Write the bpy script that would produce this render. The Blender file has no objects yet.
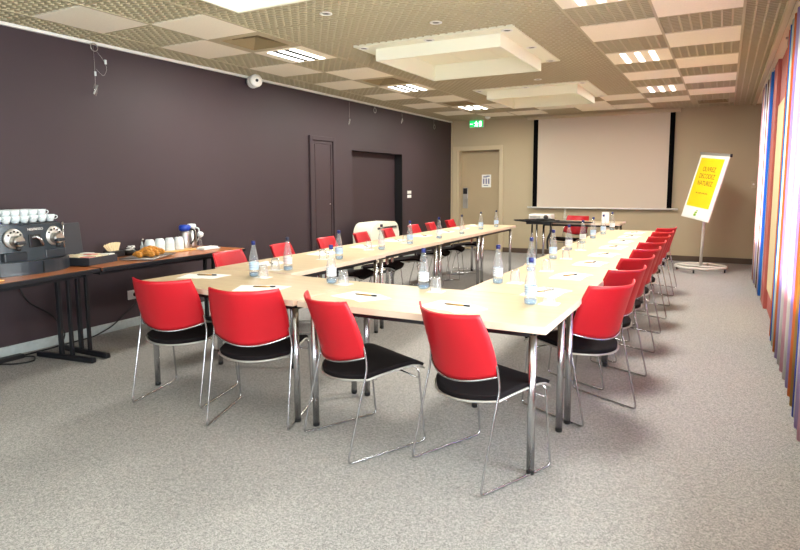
import bpy, bmesh, math, random
from mathutils import Vector, Matrix
random.seed(7)
PI = math.pi
scene = bpy.context.scene
COL = scene.collection

# ------------------------------------------------------------------ materials
def srgb(r, g, b):
    f = lambda c: (c/255/12.92) if c/255 <= .04045 else ((c/255+.055)/1.055)**2.4
    return (f(r), f(g), f(b), 1)

def mat(name, col, rough=.5, metal=0, spec=.5, noise=None, bump=None, emit=None, coat=0):
    """noise=(scale, amount)  bump=(scale, strength)"""
    m = bpy.data.materials.new(name); m.use_nodes = True
    nt = m.node_tree; b = nt.nodes['Principled BSDF']
    b.inputs['Base Color'].default_value = col
    b.inputs['Roughness'].default_value = rough
    b.inputs['Metallic'].default_value = metal
    b.inputs['Specular IOR Level'].default_value = spec
    b.inputs['Coat Weight'].default_value = coat
    tc = nt.nodes.new('ShaderNodeTexCoord')
    if noise:
        n = nt.nodes.new('ShaderNodeTexNoise'); n.inputs['Scale'].default_value = noise[0]
        n.inputs['Detail'].default_value = 3
        nt.links.new(tc.outputs['Object'], n.inputs['Vector'])
        r = nt.nodes.new('ShaderNodeMapRange')
        r.inputs['From Min'].default_value = .3; r.inputs['From Max'].default_value = .7
        r.inputs['To Min'].default_value = 1-noise[1]; r.inputs['To Max'].default_value = 1+noise[1]
        nt.links.new(n.outputs['Fac'], r.inputs['Value'])
        v = nt.nodes.new('ShaderNodeVectorMath'); v.operation = 'SCALE'
        v.inputs[0].default_value = col[:3]
        nt.links.new(r.outputs['Result'], v.inputs['Scale'])
        nt.links.new(v.outputs['Vector'], b.inputs['Base Color'])
    if bump:
        n2 = nt.nodes.new('ShaderNodeTexNoise'); n2.inputs['Scale'].default_value = bump[0]
        nt.links.new(tc.outputs['Object'], n2.inputs['Vector'])
        bp = nt.nodes.new('ShaderNodeBump'); bp.inputs['Strength'].default_value = bump[1]
        bp.inputs['Distance'].default_value = .002
        nt.links.new(n2.outputs['Fac'], bp.inputs['Height'])
        nt.links.new(bp.outputs['Normal'], b.inputs['Normal'])
    if emit:
        b.inputs['Emission Color'].default_value = emit[0]
        b.inputs['Emission Strength'].default_value = emit[1]
    return m

def carpet_mat():
    m = bpy.data.materials.new('grey_carpet'); m.use_nodes = True
    nt = m.node_tree; b = nt.nodes['Principled BSDF']; b.inputs['Roughness'].default_value = .85
    b.inputs['Specular IOR Level'].default_value = .25
    tc = nt.nodes.new('ShaderNodeTexCoord')
    vo = nt.nodes.new('ShaderNodeTexVoronoi'); vo.inputs['Scale'].default_value = 210
    nt.links.new(tc.outputs['Object'], vo.inputs['Vector'])
    sx = nt.nodes.new('ShaderNodeSeparateColor'); nt.links.new(vo.outputs['Color'], sx.inputs[0])
    n = nt.nodes.new('ShaderNodeTexNoise'); n.inputs['Scale'].default_value = 60; n.inputs['Detail'].default_value = 4
    nt.links.new(tc.outputs['Object'], n.inputs['Vector'])
    ad = nt.nodes.new('ShaderNodeMath'); ad.operation = 'ADD'
    nt.links.new(sx.outputs[0], ad.inputs[0]); nt.links.new(n.outputs['Fac'], ad.inputs[1])
    r = nt.nodes.new('ShaderNodeValToRGB'); e = r.color_ramp.elements
    hf = nt.nodes.new('ShaderNodeMath'); hf.operation = 'MULTIPLY'; hf.inputs[1].default_value = .5
    nt.links.new(ad.outputs[0], hf.inputs[0])
    e[0].position = .2; e[0].color = srgb(118, 117, 115); e[1].position = .8; e[1].color = srgb(178, 175, 170)
    nt.links.new(hf.outputs[0], r.inputs['Fac'])
    nt.links.new(r.outputs['Color'], b.inputs['Base Color'])
    return m

def wood_mat(name, c1, c2, rough, scale=(2, 30, 30), coat=0):
    m = bpy.data.materials.new(name); m.use_nodes = True
    nt = m.node_tree; b = nt.nodes['Principled BSDF']; b.inputs['Roughness'].default_value = rough
    b.inputs['Coat Weight'].default_value = coat; b.inputs['Coat Roughness'].default_value = .12
    tc = nt.nodes.new('ShaderNodeTexCoord'); mp = nt.nodes.new('ShaderNodeMapping')
    mp.inputs['Scale'].default_value = scale
    nt.links.new(tc.outputs['Object'], mp.inputs['Vector'])
    n = nt.nodes.new('ShaderNodeTexNoise'); n.inputs['Scale'].default_value = 1.6; n.inputs['Detail'].default_value = 5
    nt.links.new(mp.outputs['Vector'], n.inputs['Vector'])
    r = nt.nodes.new('ShaderNodeValToRGB'); e = r.color_ramp.elements
    e[0].position = .35; e[0].color = c1; e[1].position = .68; e[1].color = c2
    nt.links.new(n.outputs['Fac'], r.inputs['Fac']); nt.links.new(r.outputs['Color'], b.inputs['Base Color'])
    return m

def clear_mat(name, tint, gloss=.25, milky=.0, milk=(1, 1, 1, 1)):
    m = bpy.data.materials.new(name); m.use_nodes = True
    nt = m.node_tree; nt.nodes.remove(nt.nodes['Principled BSDF'])
    out = nt.nodes['Material Output']
    t = nt.nodes.new('ShaderNodeBsdfTransparent'); t.inputs['Color'].default_value = tint
    g = nt.nodes.new('ShaderNodeBsdfGlossy'); g.inputs['Roughness'].default_value = .05
    lw = nt.nodes.new('ShaderNodeLayerWeight'); lw.inputs['Blend'].default_value = gloss
    mx = nt.nodes.new('ShaderNodeMixShader')
    nt.links.new(lw.outputs['Facing'], mx.inputs[0]); nt.links.new(t.outputs[0], mx.inputs[1]); nt.links.new(g.outputs[0], mx.inputs[2])
    last = mx
    if milky:
        d = nt.nodes.new('ShaderNodeBsdfDiffuse'); d.inputs['Color'].default_value = milk
        m2 = nt.nodes.new('ShaderNodeMixShader'); m2.inputs[0].default_value = milky
        nt.links.new(mx.outputs[0], m2.inputs[1]); nt.links.new(d.outputs[0], m2.inputs[2]); last = m2
    nt.links.new(last.outputs[0], out.inputs['Surface'])
    return m

def curtain_mat():
    m = bpy.data.materials.new('striped_curtain_cloth'); m.use_nodes = True
    nt = m.node_tree; nt.nodes.remove(nt.nodes['Principled BSDF']); out = nt.nodes['Material Output']
    tc = nt.nodes.new('ShaderNodeTexCoord'); sp = nt.nodes.new('ShaderNodeSeparateXYZ')
    nt.links.new(tc.outputs['Object'], sp.inputs[0])
    mu = nt.nodes.new('ShaderNodeMath'); mu.operation = 'MULTIPLY'; mu.inputs[1].default_value = 1/2.35
    nt.links.new(sp.outputs['Y'], mu.inputs[0])
    fr = nt.nodes.new('ShaderNodeMath'); fr.operation = 'FRACT'; nt.links.new(mu.outputs[0], fr.inputs[0])
    r = nt.nodes.new('ShaderNodeValToRGB'); r.color_ramp.interpolation = 'CONSTANT'
    W = srgb(222, 218, 214); O = srgb(222, 128, 78); B = srgb(72, 96, 190); N = srgb(44, 46, 84); K = srgb(120, 66, 48)
    L = srgb(176, 160, 205); G = srgb(170, 140, 84); S = srgb(60, 130, 225); P = srgb(222, 176, 190); C = srgb(205, 225, 215)
    seq = [(0, W), (.045, O), (.09, P), (.13, B), (.17, W), (.215, N), (.245, L), (.30, G), (.345, O), (.38, K), (.42, C),
           (.47, S), (.53, P), (.57, O), (.605, L), (.65, W), (.70, B), (.735, K), (.775, G), (.82, W), (.86, O), (.895, N), (.925, L), (.965, K)]
    e = r.color_ramp.elements
    e[0].position = 0; e[0].color = seq[0][1]; e[1].position = seq[1][0]; e[1].color = seq[1][1]
    for p, c in seq[2:]:
        x = e.new(p); x.color = c
    nt.links.new(fr.outputs[0], r.inputs['Fac'])
    d = nt.nodes.new('ShaderNodeBsdfDiffuse'); t = nt.nodes.new('ShaderNodeBsdfTranslucent')
    nt.links.new(r.outputs['Color'], d.inputs['Color']); nt.links.new(r.outputs['Color'], t.inputs['Color'])
    mx = nt.nodes.new('ShaderNodeMixShader'); mx.inputs[0].default_value = .32
    nt.links.new(d.outputs[0], mx.inputs[1]); nt.links.new(t.outputs[0], mx.inputs[2]); nt.links.new(mx.outputs[0], out.inputs['Surface'])
    return m

M = {}
M['carpet'] = carpet_mat()
M['plum'] = mat('plum_paint', srgb(62, 50, 54), .55, spec=.35, noise=(1.2, .05), bump=(220, .12))
M['plum_door'] = mat('plum_door_paint', srgb(60, 47, 51), .5, spec=.4)
M['plum_dark'] = mat('dark_plum_paint', srgb(62, 46, 50), .6, spec=.3)
M['beige'] = mat('beige_paint', srgb(184, 170, 140), .75, noise=(1.0, .03), bump=(200, .08))
M['beige_trim'] = mat('beige_gloss_paint', srgb(196, 181, 150), .45)
M['door_beige'] = mat('beige_door', srgb(178, 160, 128), .5, noise=(2, .03))
M['maroon'] = mat('maroon_paint', srgb(176, 92, 84), .6)
M['panel_beige'] = mat('beige_blind', srgb(214, 196, 152), .7)
M['white'] = mat('white_paint', srgb(236, 234, 226), .4)
M['cream'] = mat('cream_plaster', srgb(240, 240, 220), .7)
M['tile'] = mat('mineral_tile', srgb(250, 243, 222), .85, noise=(60, .03))
M['lattice'] = mat('beige_lattice', srgb(188, 176, 144), .6)
M['plenum'] = mat('brown_plenum', srgb(76, 60, 42), .9)
M['skirt_grey'] = mat('grey_skirting', srgb(176, 186, 186), .5, noise=(30, .08))
M['skirt_brown'] = mat('brown_skirting', srgb(84, 68, 54), .5)
M['maple'] = wood_mat('maple_laminate', srgb(206, 184, 146), srgb(216, 196, 160), .36, (1.5, 22, 22))
M['edge'] = mat('pale_edge_band', srgb(228, 204, 182), .4)
M['cherry'] = wood_mat('cherry_laminate', srgb(168, 94, 44), srgb(200, 120, 62), .28, (20, 1.5, 20), coat=.2)
M['chrome'] = mat('chrome', srgb(196, 197, 200), .24, metal=1)
M['glide'] = mat('grey_plastic', srgb(120, 120, 118), .5)
M['steel'] = mat('brushed_steel', srgb(190, 188, 182), .32, metal=1)
M['alu'] = mat('aluminium', srgb(190, 188, 182), .45, metal=.8)
M['red'] = mat('red_plastic', srgb(190, 20, 34), .42, spec=.45, bump=(500, .05))
M['seat'] = mat('black_upholstery', srgb(24, 20, 22), .9, spec=.15, noise=(300, .3), bump=(400, .3))
M['matte_black'] = mat('matte_black_cloth', srgb(10, 10, 12), .95, spec=.05)
M['stand'] = mat('light_grey_metal', srgb(214, 210, 200), .4)
M['black'] = mat('black_plastic', srgb(26, 26, 28), .4)
M['blackmetal'] = mat('black_metal', srgb(22, 23, 28), .35, spec=.5)
M['charcoal'] = mat('charcoal_plastic', srgb(46, 56, 62), .35, spec=.5, noise=(40, .05))
M['charcoal2'] = mat('dark_charcoal_plastic', srgb(40, 46, 52), .3)
M['leather'] = mat('black_leatherette', srgb(44, 46, 52), .5, bump=(300, .3))
M['china'] = mat('white_china', srgb(216, 224, 224), .18, coat=.3)
M['paper'] = mat('white_paper', srgb(246, 244, 240), .7)
M['card'] = mat('white_card', srgb(240, 238, 232), .6)
M['cap_blue'] = mat('blue_cap', srgb(20, 34, 104), .35)
M['cap_dark'] = mat('navy_cap', srgb(30, 34, 62), .35)
M['label_blue'] = mat('pale_blue_label', srgb(186, 212, 238), .5, noise=(60, .1))
M['label_white'] = mat('white_label', srgb(226, 232, 238), .5, noise=(60, .06))
M['label_red'] = mat('pink_label', srgb(234, 208, 204), .5, noise=(40, .2))
M['label_ink'] = mat('grey_label_print', srgb(120, 126, 156), .5)
M['bottle'] = clear_mat('clear_bottle_plastic', (.96, .98, .99, 1), .18, .09, (.92, .96, 1, 1))
M['bottle_base'] = clear_mat('blue_tinted_bottle_base', (.84, .93, 1, 1), .2, .22, srgb(170, 210, 245))
M['glass'] = clear_mat('clear_glass', (.975, .98, .98, 1), .15, .07, (1, 1, 1, 1))
M['pane'] = clear_mat('window_glass', (.95, .97, .97, 1), .12)
M['yellow'] = mat('yellow_print', srgb(250, 206, 6), .5)
M['ink'] = mat('brown_ink', srgb(110, 70, 30), .6)
M['green_ink'] = mat('green_ink', srgb(128, 176, 50), .6)
M['exit_green'] = mat('green_exit_face', srgb(10, 110, 50), .4, emit=(srgb(20, 190, 90), 1.0))
M['exit_white'] = mat('lit_pictogram', srgb(230, 255, 240), .4, emit=(srgb(200, 255, 220), 2.2))
M['tube'] = mat('lit_diffuser', srgb(255, 255, 255), .4, emit=((1, .97, .92, 1), 3.2))
M['louvre_dark'] = mat('dark_louvre', srgb(52, 50, 48), .5)
M['vent'] = mat('brown_vent', srgb(140, 122, 88), .6)
M['croissant'] = mat('baked_pastry', srgb(204, 138, 58), .5, noise=(60, .55))
M['sugar'] = mat('kraft_sticks', srgb(226, 204, 160), .6)
M['packet_pink'] = mat('pink_packet', srgb(224, 140, 130), .6)
M['packet_cream'] = mat('cream_packet', srgb(240, 226, 190), .6)
M['tray_wood'] = mat('light_wood_tray', srgb(222, 170, 104), .5)
M['flask_blue'] = mat('blue_flask_lid', srgb(30, 66, 170), .35)
M['cable'] = mat('black_cable', srgb(18, 18, 20), .5)
M['socket'] = mat('white_socket', srgb(228, 226, 222), .4)
M['curtain'] = curtain_mat()
M['pen'] = mat('dark_pen', srgb(34, 32, 34), .4)
M['brass'] = mat('gold_pen', srgb(176, 140, 70), .35, metal=.6)
M['screen'] = mat('projection_cloth', srgb(206, 194, 176), .9)
M['grille'] = mat('black_grille', srgb(24, 26, 26), .6)
M['glow'] = mat('spot_lens', srgb(90, 84, 70), .3)

# ------------------------------------------------------------------ mesh helpers
def merge(dst, src):
    me = bpy.data.meshes.new('t'); src.to_mesh(me); src.free(); dst.from_mesh(me); bpy.data.meshes.remove(me)

class MB:
    def __init__(s): s.bm = bmesh.new(); s.sm = False
    def box(s, x0, x1, y0, y1, z0, z1, bev=0, rot=None, mi=0, seg=2):
        b = bmesh.new(); bmesh.ops.create_cube(b, size=1)
        for v in b.verts:
            v.co = Vector(((x0+x1)/2+v.co.x*(x1-x0), (y0+y1)/2+v.co.y*(y1-y0), (z0+z1)/2+v.co.z*(z1-z0)))
        if bev: bmesh.ops.bevel(b, geom=b.edges[:], offset=bev, segments=seg, affect='EDGES', profile=.5)
        if rot: bmesh.ops.transform(b, matrix=rot, verts=b.verts[:])
        for f in b.faces: f.material_index = mi
        merge(s.bm, b); return s
    def tube(s, pts, r, n=8, round_=0, closed=False, mi=0, rs=None):
        pts = [Vector(p) for p in pts]
        if round_:
            out = []
            N = len(pts)
            for i, p in enumerate(pts):
                if not closed and i in (0, N-1): out.append(p); continue
                a, c = pts[i-1], pts[(i+1) % N]
                d1 = (a-p); d2 = (c-p); q = min(round_, d1.length*.45, d2.length*.45)
                A = p+d1.normalized()*q; B = p+d2.normalized()*q
                for k in range(5):
                    t = k/4; out.append(A*(1-t)**2+p*2*t*(1-t)+B*t*t)
            pts = out
        N = len(pts); b = s.bm; rings = []; up = None
        for i, p in enumerate(pts):
            if closed: d = pts[(i+1) % N]-pts[i-1]
            else: d = pts[min(i+1, N-1)]-pts[max(i-1, 0)]
            d.normalize()
            if up is None:
                up = Vector((0, 0, 1)) if abs(d.z) < .9 else Vector((1, 0, 0))
            u = (up-d*up.dot(d)).normalized(); w = d.cross(u); up = u
            R = rs[i] if rs else r
            rings.append([b.verts.new(p+(u*math.cos(2*PI*k/n)+w*math.sin(2*PI*k/n))*R) for k in range(n)])
        for i in range(N if closed else N-1):
            A = rings[i]; B = rings[(i+1) % N]
            for k in range(n):
                f = b.faces.new((A[k], A[(k+1) % n], B[(k+1) % n], B[k])); f.smooth = True; f.material_index = mi
        if not closed:
            b.faces.new(rings[0][::-1]).material_index = mi; b.faces.new(rings[-1]).material_index = mi
        return s
    def lathe(s, prof, c=(0, 0, 0), n=24, axis='Z', mi=0, cap=True, smooth=True):
        b = s.bm; rings = []
        for r, h in prof:
            ring = []
            for k in range(n):
                a = 2*PI*k/n; x, y = r*math.cos(a), r*math.sin(a)
                v = (x, y, h) if axis == 'Z' else ((h, x, y) if axis == 'X' else (y, h, x))
                ring.append(b.verts.new(Vector(v)+Vector(c)))
            rings.append(ring)
        for A, B in zip(rings, rings[1:]):
            for k in range(n):
                f = b.faces.new((A[k], A[(k+1) % n], B[(k+1) % n], B[k])); f.smooth = smooth; f.material_index = mi
        if cap:
            b.faces.new(rings[0][::-1]).material_index = mi; b.faces.new(rings[-1]).material_index = mi
        return s
    def prism(s, poly, z0, z1, mi=0, f3=None, bev=0):
        """poly: list of (x,y); f3 maps (x,y,z)->Vector"""
        b = bmesh.new(); f3 = f3 or (lambda x, y, z: Vector((x, y, z)))
        A = [b.verts.new(f3(x, y, z0)) for x, y in poly]; B = [b.verts.new(f3(x, y, z1)) for x, y in poly]
        n = len(poly); b.faces.new(A[::-1]); b.faces.new(B)
        for k in range(n): b.faces.new((A[k], A[(k+1) % n], B[(k+1) % n], B[k]))
        if bev: bmesh.ops.bevel(b, geom=b.edges[:], offset=bev, segments=2, affect='EDGES', profile=.5)
        for f in b.faces: f.material_index = mi
        merge(s.bm, b); return s
    def shell(s, P, nu, nv, th, mi=0):
        """closed solid around surface P(u,v), u,v in 0..1, thickness th (offset along -normal)"""
        b = s.bm; e = 1e-3; T = []; Bm = []
        for i in range(nu+1):
            rt = []; rb = []
            for j in range(nv+1):
                u, v = i/nu, j/nv; p = P(u, v)
                du = P(min(1, u+e), v)-P(max(0, u-e), v); dv = P(u, min(1, v+e))-P(u, max(0, v-e))
                nrm = du.cross(dv)
                nrm = nrm.normalized() if nrm.length > 1e-12 else Vector((0, 0, 1))
                rt.append(b.verts.new(p)); rb.append(b.verts.new(p-nrm*th))
            T.append(rt); Bm.append(rb)
        for i in range(nu):
            for j in range(nv):
                f = b.faces.new((T[i][j], T[i+1][j], T[i+1][j+1], T[i][j+1])); f.smooth = True; f.material_index = mi
                f = b.faces.new((Bm[i][j], Bm[i][j+1], Bm[i+1][j+1], Bm[i+1][j])); f.smooth = True; f.material_index = mi
        for i in range(nu):
            b.faces.new((T[i][0], Bm[i][0], Bm[i+1][0], T[i+1][0])); b.faces.new((T[i][nv], T[i+1][nv], Bm[i+1][nv], Bm[i][nv]))
        for j in range(nv):
            b.faces.new((T[0][j], T[0][j+1], Bm[0][j+1], Bm[0][j])); b.faces.new((T[nu][j], Bm[nu][j], Bm[nu][j+1], T[nu][j+1]))
        return s
    def build(s, name, m, parent=None, loc=None, rotz=0):
        me = bpy.data.meshes.new(name)
        bmesh.ops.recalc_face_normals(s.bm, faces=s.bm.faces[:])
        s.bm.to_mesh(me); s.bm.free()
        for x in (m if isinstance(m, (list, tuple)) else [m]): me.materials.append(x)
        o = bpy.data.objects.new(name, me); COL.objects.link(o)
        if parent is not None: o.parent = parent
        if loc is not None: o.location = loc
        o.rotation_euler.z = rotz
        return o

def tag(o, label, cat, group=None, kind=None):
    o['label'] = label; o['category'] = cat
    if group: o['group'] = group
    if kind: o['kind'] = kind
    return o
def thing(name, label, cat, loc=(0, 0, 0), rotz=0, group=None):
    o = bpy.data.objects.new(name, None); COL.objects.link(o)
    o.empty_display_size = .05
    o.location = loc; o.rotation_euler.z = rotz
    return tag(o, label, cat, group)
def struct(o): o['kind'] = 'structure'; return o
def copy_tree(o, parent=None):
    c = o.copy(); COL.objects.link(c)
    if parent is not None: c.parent = parent
    for ch in list(o.children): copy_tree(ch, c)
    return c
def place(proto, used, loc, rotz, label, group=None):
    o = proto if not used else copy_tree(proto)
    o.location = loc; o.rotation_euler.z = rotz; o['label'] = label
    if group: o['group'] = group
    return o
def text(body, size, m, parent, loc, rot, name='lettering', ext=.0006):
    c = bpy.data.curves.new(name, 'FONT'); c.body = body; c.size = size; c.extrude = ext
    c.align_x = 'CENTER'; c.align_y = 'CENTER'; c.materials.append(m)
    tmp = bpy.data.objects.new('tmp', c); COL.objects.link(tmp); bpy.context.view_layer.update()
    me = bpy.data.meshes.new_from_object(tmp.evaluated_get(bpy.context.evaluated_depsgraph_get())); bpy.data.objects.remove(tmp)
    o = bpy.data.objects.new(name, me); COL.objects.link(o); o.parent = parent
    o.location = loc; o.rotation_euler = rot
    return o

# ------------------------------------------------------------------ dimensions
XL, XR, YB, ZC, YF = -5.09, .46, 11.72, 2.67, -2.6
XT = .33            # end of the lattice ceiling
# ================================================================== SHELL
b = MB(); b.box(XL-.6, XR+.3, YF-.2, YB+.8, -.1, 0); struct(b.build('floor', M['carpet']))

# left wall with a door recess (y 7.90-9.56, z<1.905) and a flush cupboard door
def wall_x(x0, x1, y0, y1, z0, z1, holes):
    """wall slab perpendicular to X with rectangular holes [(ya,yb,za,zb)] sorted by y"""
    w = MB(); y = y0
    for ya, yb, za, zb in holes:
        w.box(x0, x1, y, ya, z0, z1)
        if za > z0: w.box(x0, x1, ya, yb, z0, za)
        if zb < z1: w.box(x0, x1, ya, yb, zb, z1)
        y = yb
    w.box(x0, x1, y, y1, z0, z1); return w
w = wall_x(XL-.16, XL, YF, YB, 0, 3.0, [(7.90, 9.55, 0, 1.905)])
w.box(XL-.46, XL-.16, 7.80, 7.90, 0, 1.95); w.box(XL-.46, XL-.16, 9.55, 9.65, 0, 1.95); w.box(XL-.46, XL-.16, 7.8, 9.65, 1.905, 2.0)
w.box(XL-.50, XL-.46, 7.8, 9.65, 0, 2.0)
struct(w.build('wall_left', M['plum']))
d = MB(); d.box(XL-.19, XL-.15, 7.905, 9.545, .01, 1.9, .004); dr = struct(d.build('door_2', M['plum_door']))
MB().box(XL-.155, XL-.148, 7.905, 9.52, 1.83, 1.895).build('door_rail', M['plum_dark'], dr)
MB().box(XL-.15, XL-.001, 9.535, 9.549, .0, 1.9).build('door_jamb', M['black'], dr)
# flush plum cupboard door
d = MB(); d.box(XL, XL+.012, 6.93, 7.30, .06, 1.95, .003); dr = struct(d.build('door_1', M['plum_door']))
f = MB()
f.box(XL, XL+.03, 6.80, 6.86, 0, 2.06, .004); f.box(XL, XL+.03, 7.36, 7.42, 0, 2.06, .004); f.box(XL, XL+.03, 6.86, 7.36, 2.0, 2.06, .004)
f.box(XL, XL+.016, 6.875, 6.915, .03, 1.99, .002); f.box(XL, XL+.016, 7.31, 7.345, .03, 1.99, .002); f.box(XL, XL+.016, 6.915, 7.31, 1.955, 1.99, .002)
f.build('door_frame', M['plum'], dr)
h = MB(); h.lathe([(.008, 0), (.01, .012), (.004, .018)], (XL+.012, 7.0, .62), 10, 'X'); h.lathe([(.008, 0), (.01, .012), (.004, .018)], (XL+.012, 7.27, 1.10), 10, 'X')
h.build('door_knob', M['steel'], dr)
# back wall with a door recess
def wall_y(y0, y1, x0, x1, z0, z1, holes):
    w = MB(); x = x0
    for xa, xb, za, zb in holes:
        w.box(x, xa, y0, y1, z0, z1)
        if za > z0: w.box(xa, xb, y0, y1, z0, za)
        if zb < z1: w.box(xa, xb, y0, y1, zb, z1)
        x = xb
    w.box(x, x1, y0, y1, z0, z1); return w
w = wall_y(YB, YB+.12, XL-.2, XR+.25, 0, 3.0, [(-4.96, -4.03, 0, 2.06)])
w.box(-4.96, -4.90, YB+.12, YB+.42, 0, 2.06); w.box(-4.06, -4.00, YB+.12, YB+.42, 0, 2.06); w.box(-5, -4, YB+.12, YB+.42, 2.06, 2.12); w.box(-5, -4, YB+.26, YB+.3, 0, 2.1)
struct(w.build('wall_back', M['beige']))
d = MB(); d.box(-4.90, -4.03, YB+.15, YB+.19, .01, 2.055, .003); dr = struct(d.build('door_3', M['door_beige']))
f = MB(); y0, y1 = YB-.022, YB
f.box(-5.045, -4.96, y0, y1, 0, 2.06, .004); f.box(-4.03, -3.945, y0, y1, 0, 2.06, .004); f.box(-5.045, -3.945, y0, y1, 2.06, 2.15, .004)
f.box(-4.96, -4.905, YB, YB+.15, 0, 2.06)
f.build('door_frame', M['beige_trim'], dr)
lk = MB(); lk.box(-4.875, -4.765, YB+.13, YB+.15, .87, 1.30, .004); lo = lk.build('door_lock', M['alu'], dr)
MB().box(-4.865, -4.775, YB+.124, YB+.131, 1.17, 1.29, .003).build('card_reader', M['black'], lo)
hd = MB(); hd.tube([(-4.82, YB+.13, 1.06), (-4.82, YB+.08, 1.06), (-4.74, YB+.08, 1.06)], .009, 8, .015); hd.lathe([(.014, -.012), (.014, 0)], (-4.82, YB+.13, .97), 12, 'Y')
hd.build('door_handle', M['steel'], lo)

# right wall (maroon) with windows; beige blind panel between the curtains
wy = [(-2.0, -.4, .75, 2.3), (-.1, 1.5, .75, 2.3), (1.8, 2.9, .75, 2.3), (3.25, 5.85, .62, 2.3), (8.35, 9.75, .62, 2.3)]
w = wall_x(XR, XR+.2, YF, YB, 0, 3.0, wy); struct(w.build('wall_right', M['maroon']))
w = wall_y(YF-.15, YF, XL-.2, XR+.25, 0, 3.0, [(-4.2, -.6, .6, 2.4)]); struct(w.build('wall_front', M['beige']))
f = MB(); f.box(-4.2, -4.14, YF-.1, YF-.05, .6, 2.4); f.box(-.66, -.6, YF-.1, YF-.05, .6, 2.4); f.box(-4.14, -.66, YF-.1, YF-.05, .6, .66); f.box(-4.14, -.66, YF-.1, YF-.05, 2.34, 2.4); f.box(-2.43, -2.37, YF-.1, YF-.05, .66, 2.34)
o = struct(f.build('window_7', M['white']))  # unseen window added behind the camera to let in fill light
MB().box(-4.14, -2.43, YF-.08, YF-.074, .66, 2.34).build('window_pane', M['pane'], o); MB().box(-2.37, -.66, YF-.08, YF-.074, .66, 2.34).build('window_pane', M['pane'], o)
for i, (ya, yb, za, zb) in enumerate(wy):
    f = MB(); x0, x1 = XR+.1, XR+.15
    f.box(x0, x1, ya, ya+.05, za, zb); f.box(x0, x1, yb-.05, yb, za, zb); f.box(x0, x1, ya+.05, yb-.05, za, za+.05); f.box(x0, x1, ya+.05, yb-.05, zb-.05, zb)
    f.box(x0, x1, (ya+yb)/2-.03, (ya+yb)/2+.03, za+.05, zb-.05)
    o = struct(f.build('window_%d' % (i+1), M['white']))
    p = MB(); p.box(XR+.12, XR+.126, ya+.05, (ya+yb)/2-.03, za+.05, zb-.05); p.box(XR+.12, XR+.126, (ya+yb)/2+.03, yb-.05, za+.05, zb-.05)
    p.build('window_pane', M['pane'], o)
struct(MB().box(.425, XR, 7.62, 8.12, 0, ZC, .004).build('trim_4', M['maroon']))
bl = MB(); bl.box(XR-.012, XR, 6.35, 7.61, .22, 2.18, .003); struct(bl.build('window_6', M['panel_beige']))

# ceiling
G = .6; GX = [.06-G*k for k in range(0, 9)]           # .06 .. -4.74
GY0 = 2.87-G*2
def cellrect(i, j):   # i: column to the left of GX[i];  j: row
    return GX[i+1], GX[i], GY0+G*j, GY0+G*(j+1)
solid = set(); lamps = set(); vents = set()
row = lambda y: round((y-GY0)/G)
# column indices: 0 = -.54...06, 1 = -1.14..-.54, 6 = -4.14..-3.54, 7 = -4.74..-4.14
for y in (2.47, 3.67, 4.87, 6.07, 7.27, 8.47, 9.67): solid.add((0, row(y)))
vents.add((0, row(10.87)))
for y in (3.07, 5.47, 7.87, 10.27): solid.add((1, row(y)))
for y in (4.27, 6.67, 9.07): lamps.add((1, row(y)))
for y in (3.47, 5.87, 8.27, 10.67): solid.add((6, row(y)))
for y in (4.67, 7.07, 9.47): lamps.add((6, row(y)))
for y in (4.07, 6.47, 8.87): vents.add((6, row(y)))
for y in (2.87, 4.07, 5.27, 6.47, 7.67, 8.87, 10.07): solid.add((7, row(y)))
for y in (9.47, 10.67): solid.add((5, row(y)))
for y in (10.07,): solid.add((4, row(y)))
for y in (9.47+.6, 10.67+.0): solid.add((3, row(y)))
for y in (9.47+.0, 10.67): solid.add((2, row(y)))
solid -= lamps; solid -= vents
special = solid | lamps | vents
BX = (-3.0, -1.76); BOX = [(1.95, 3.25), (5.10, 6.40), (8.14, 9.34)]     # coffers
FLX = (-3.15, -1.60); FLY = [(1.80, 3.40), (4.94, 6.55), (7.99, 9.49)]
def in_flange(x, y):
    return any(FLX[0] < x < FLX[1] and a < y < c for a, c in FLY)
import numpy as np
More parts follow.
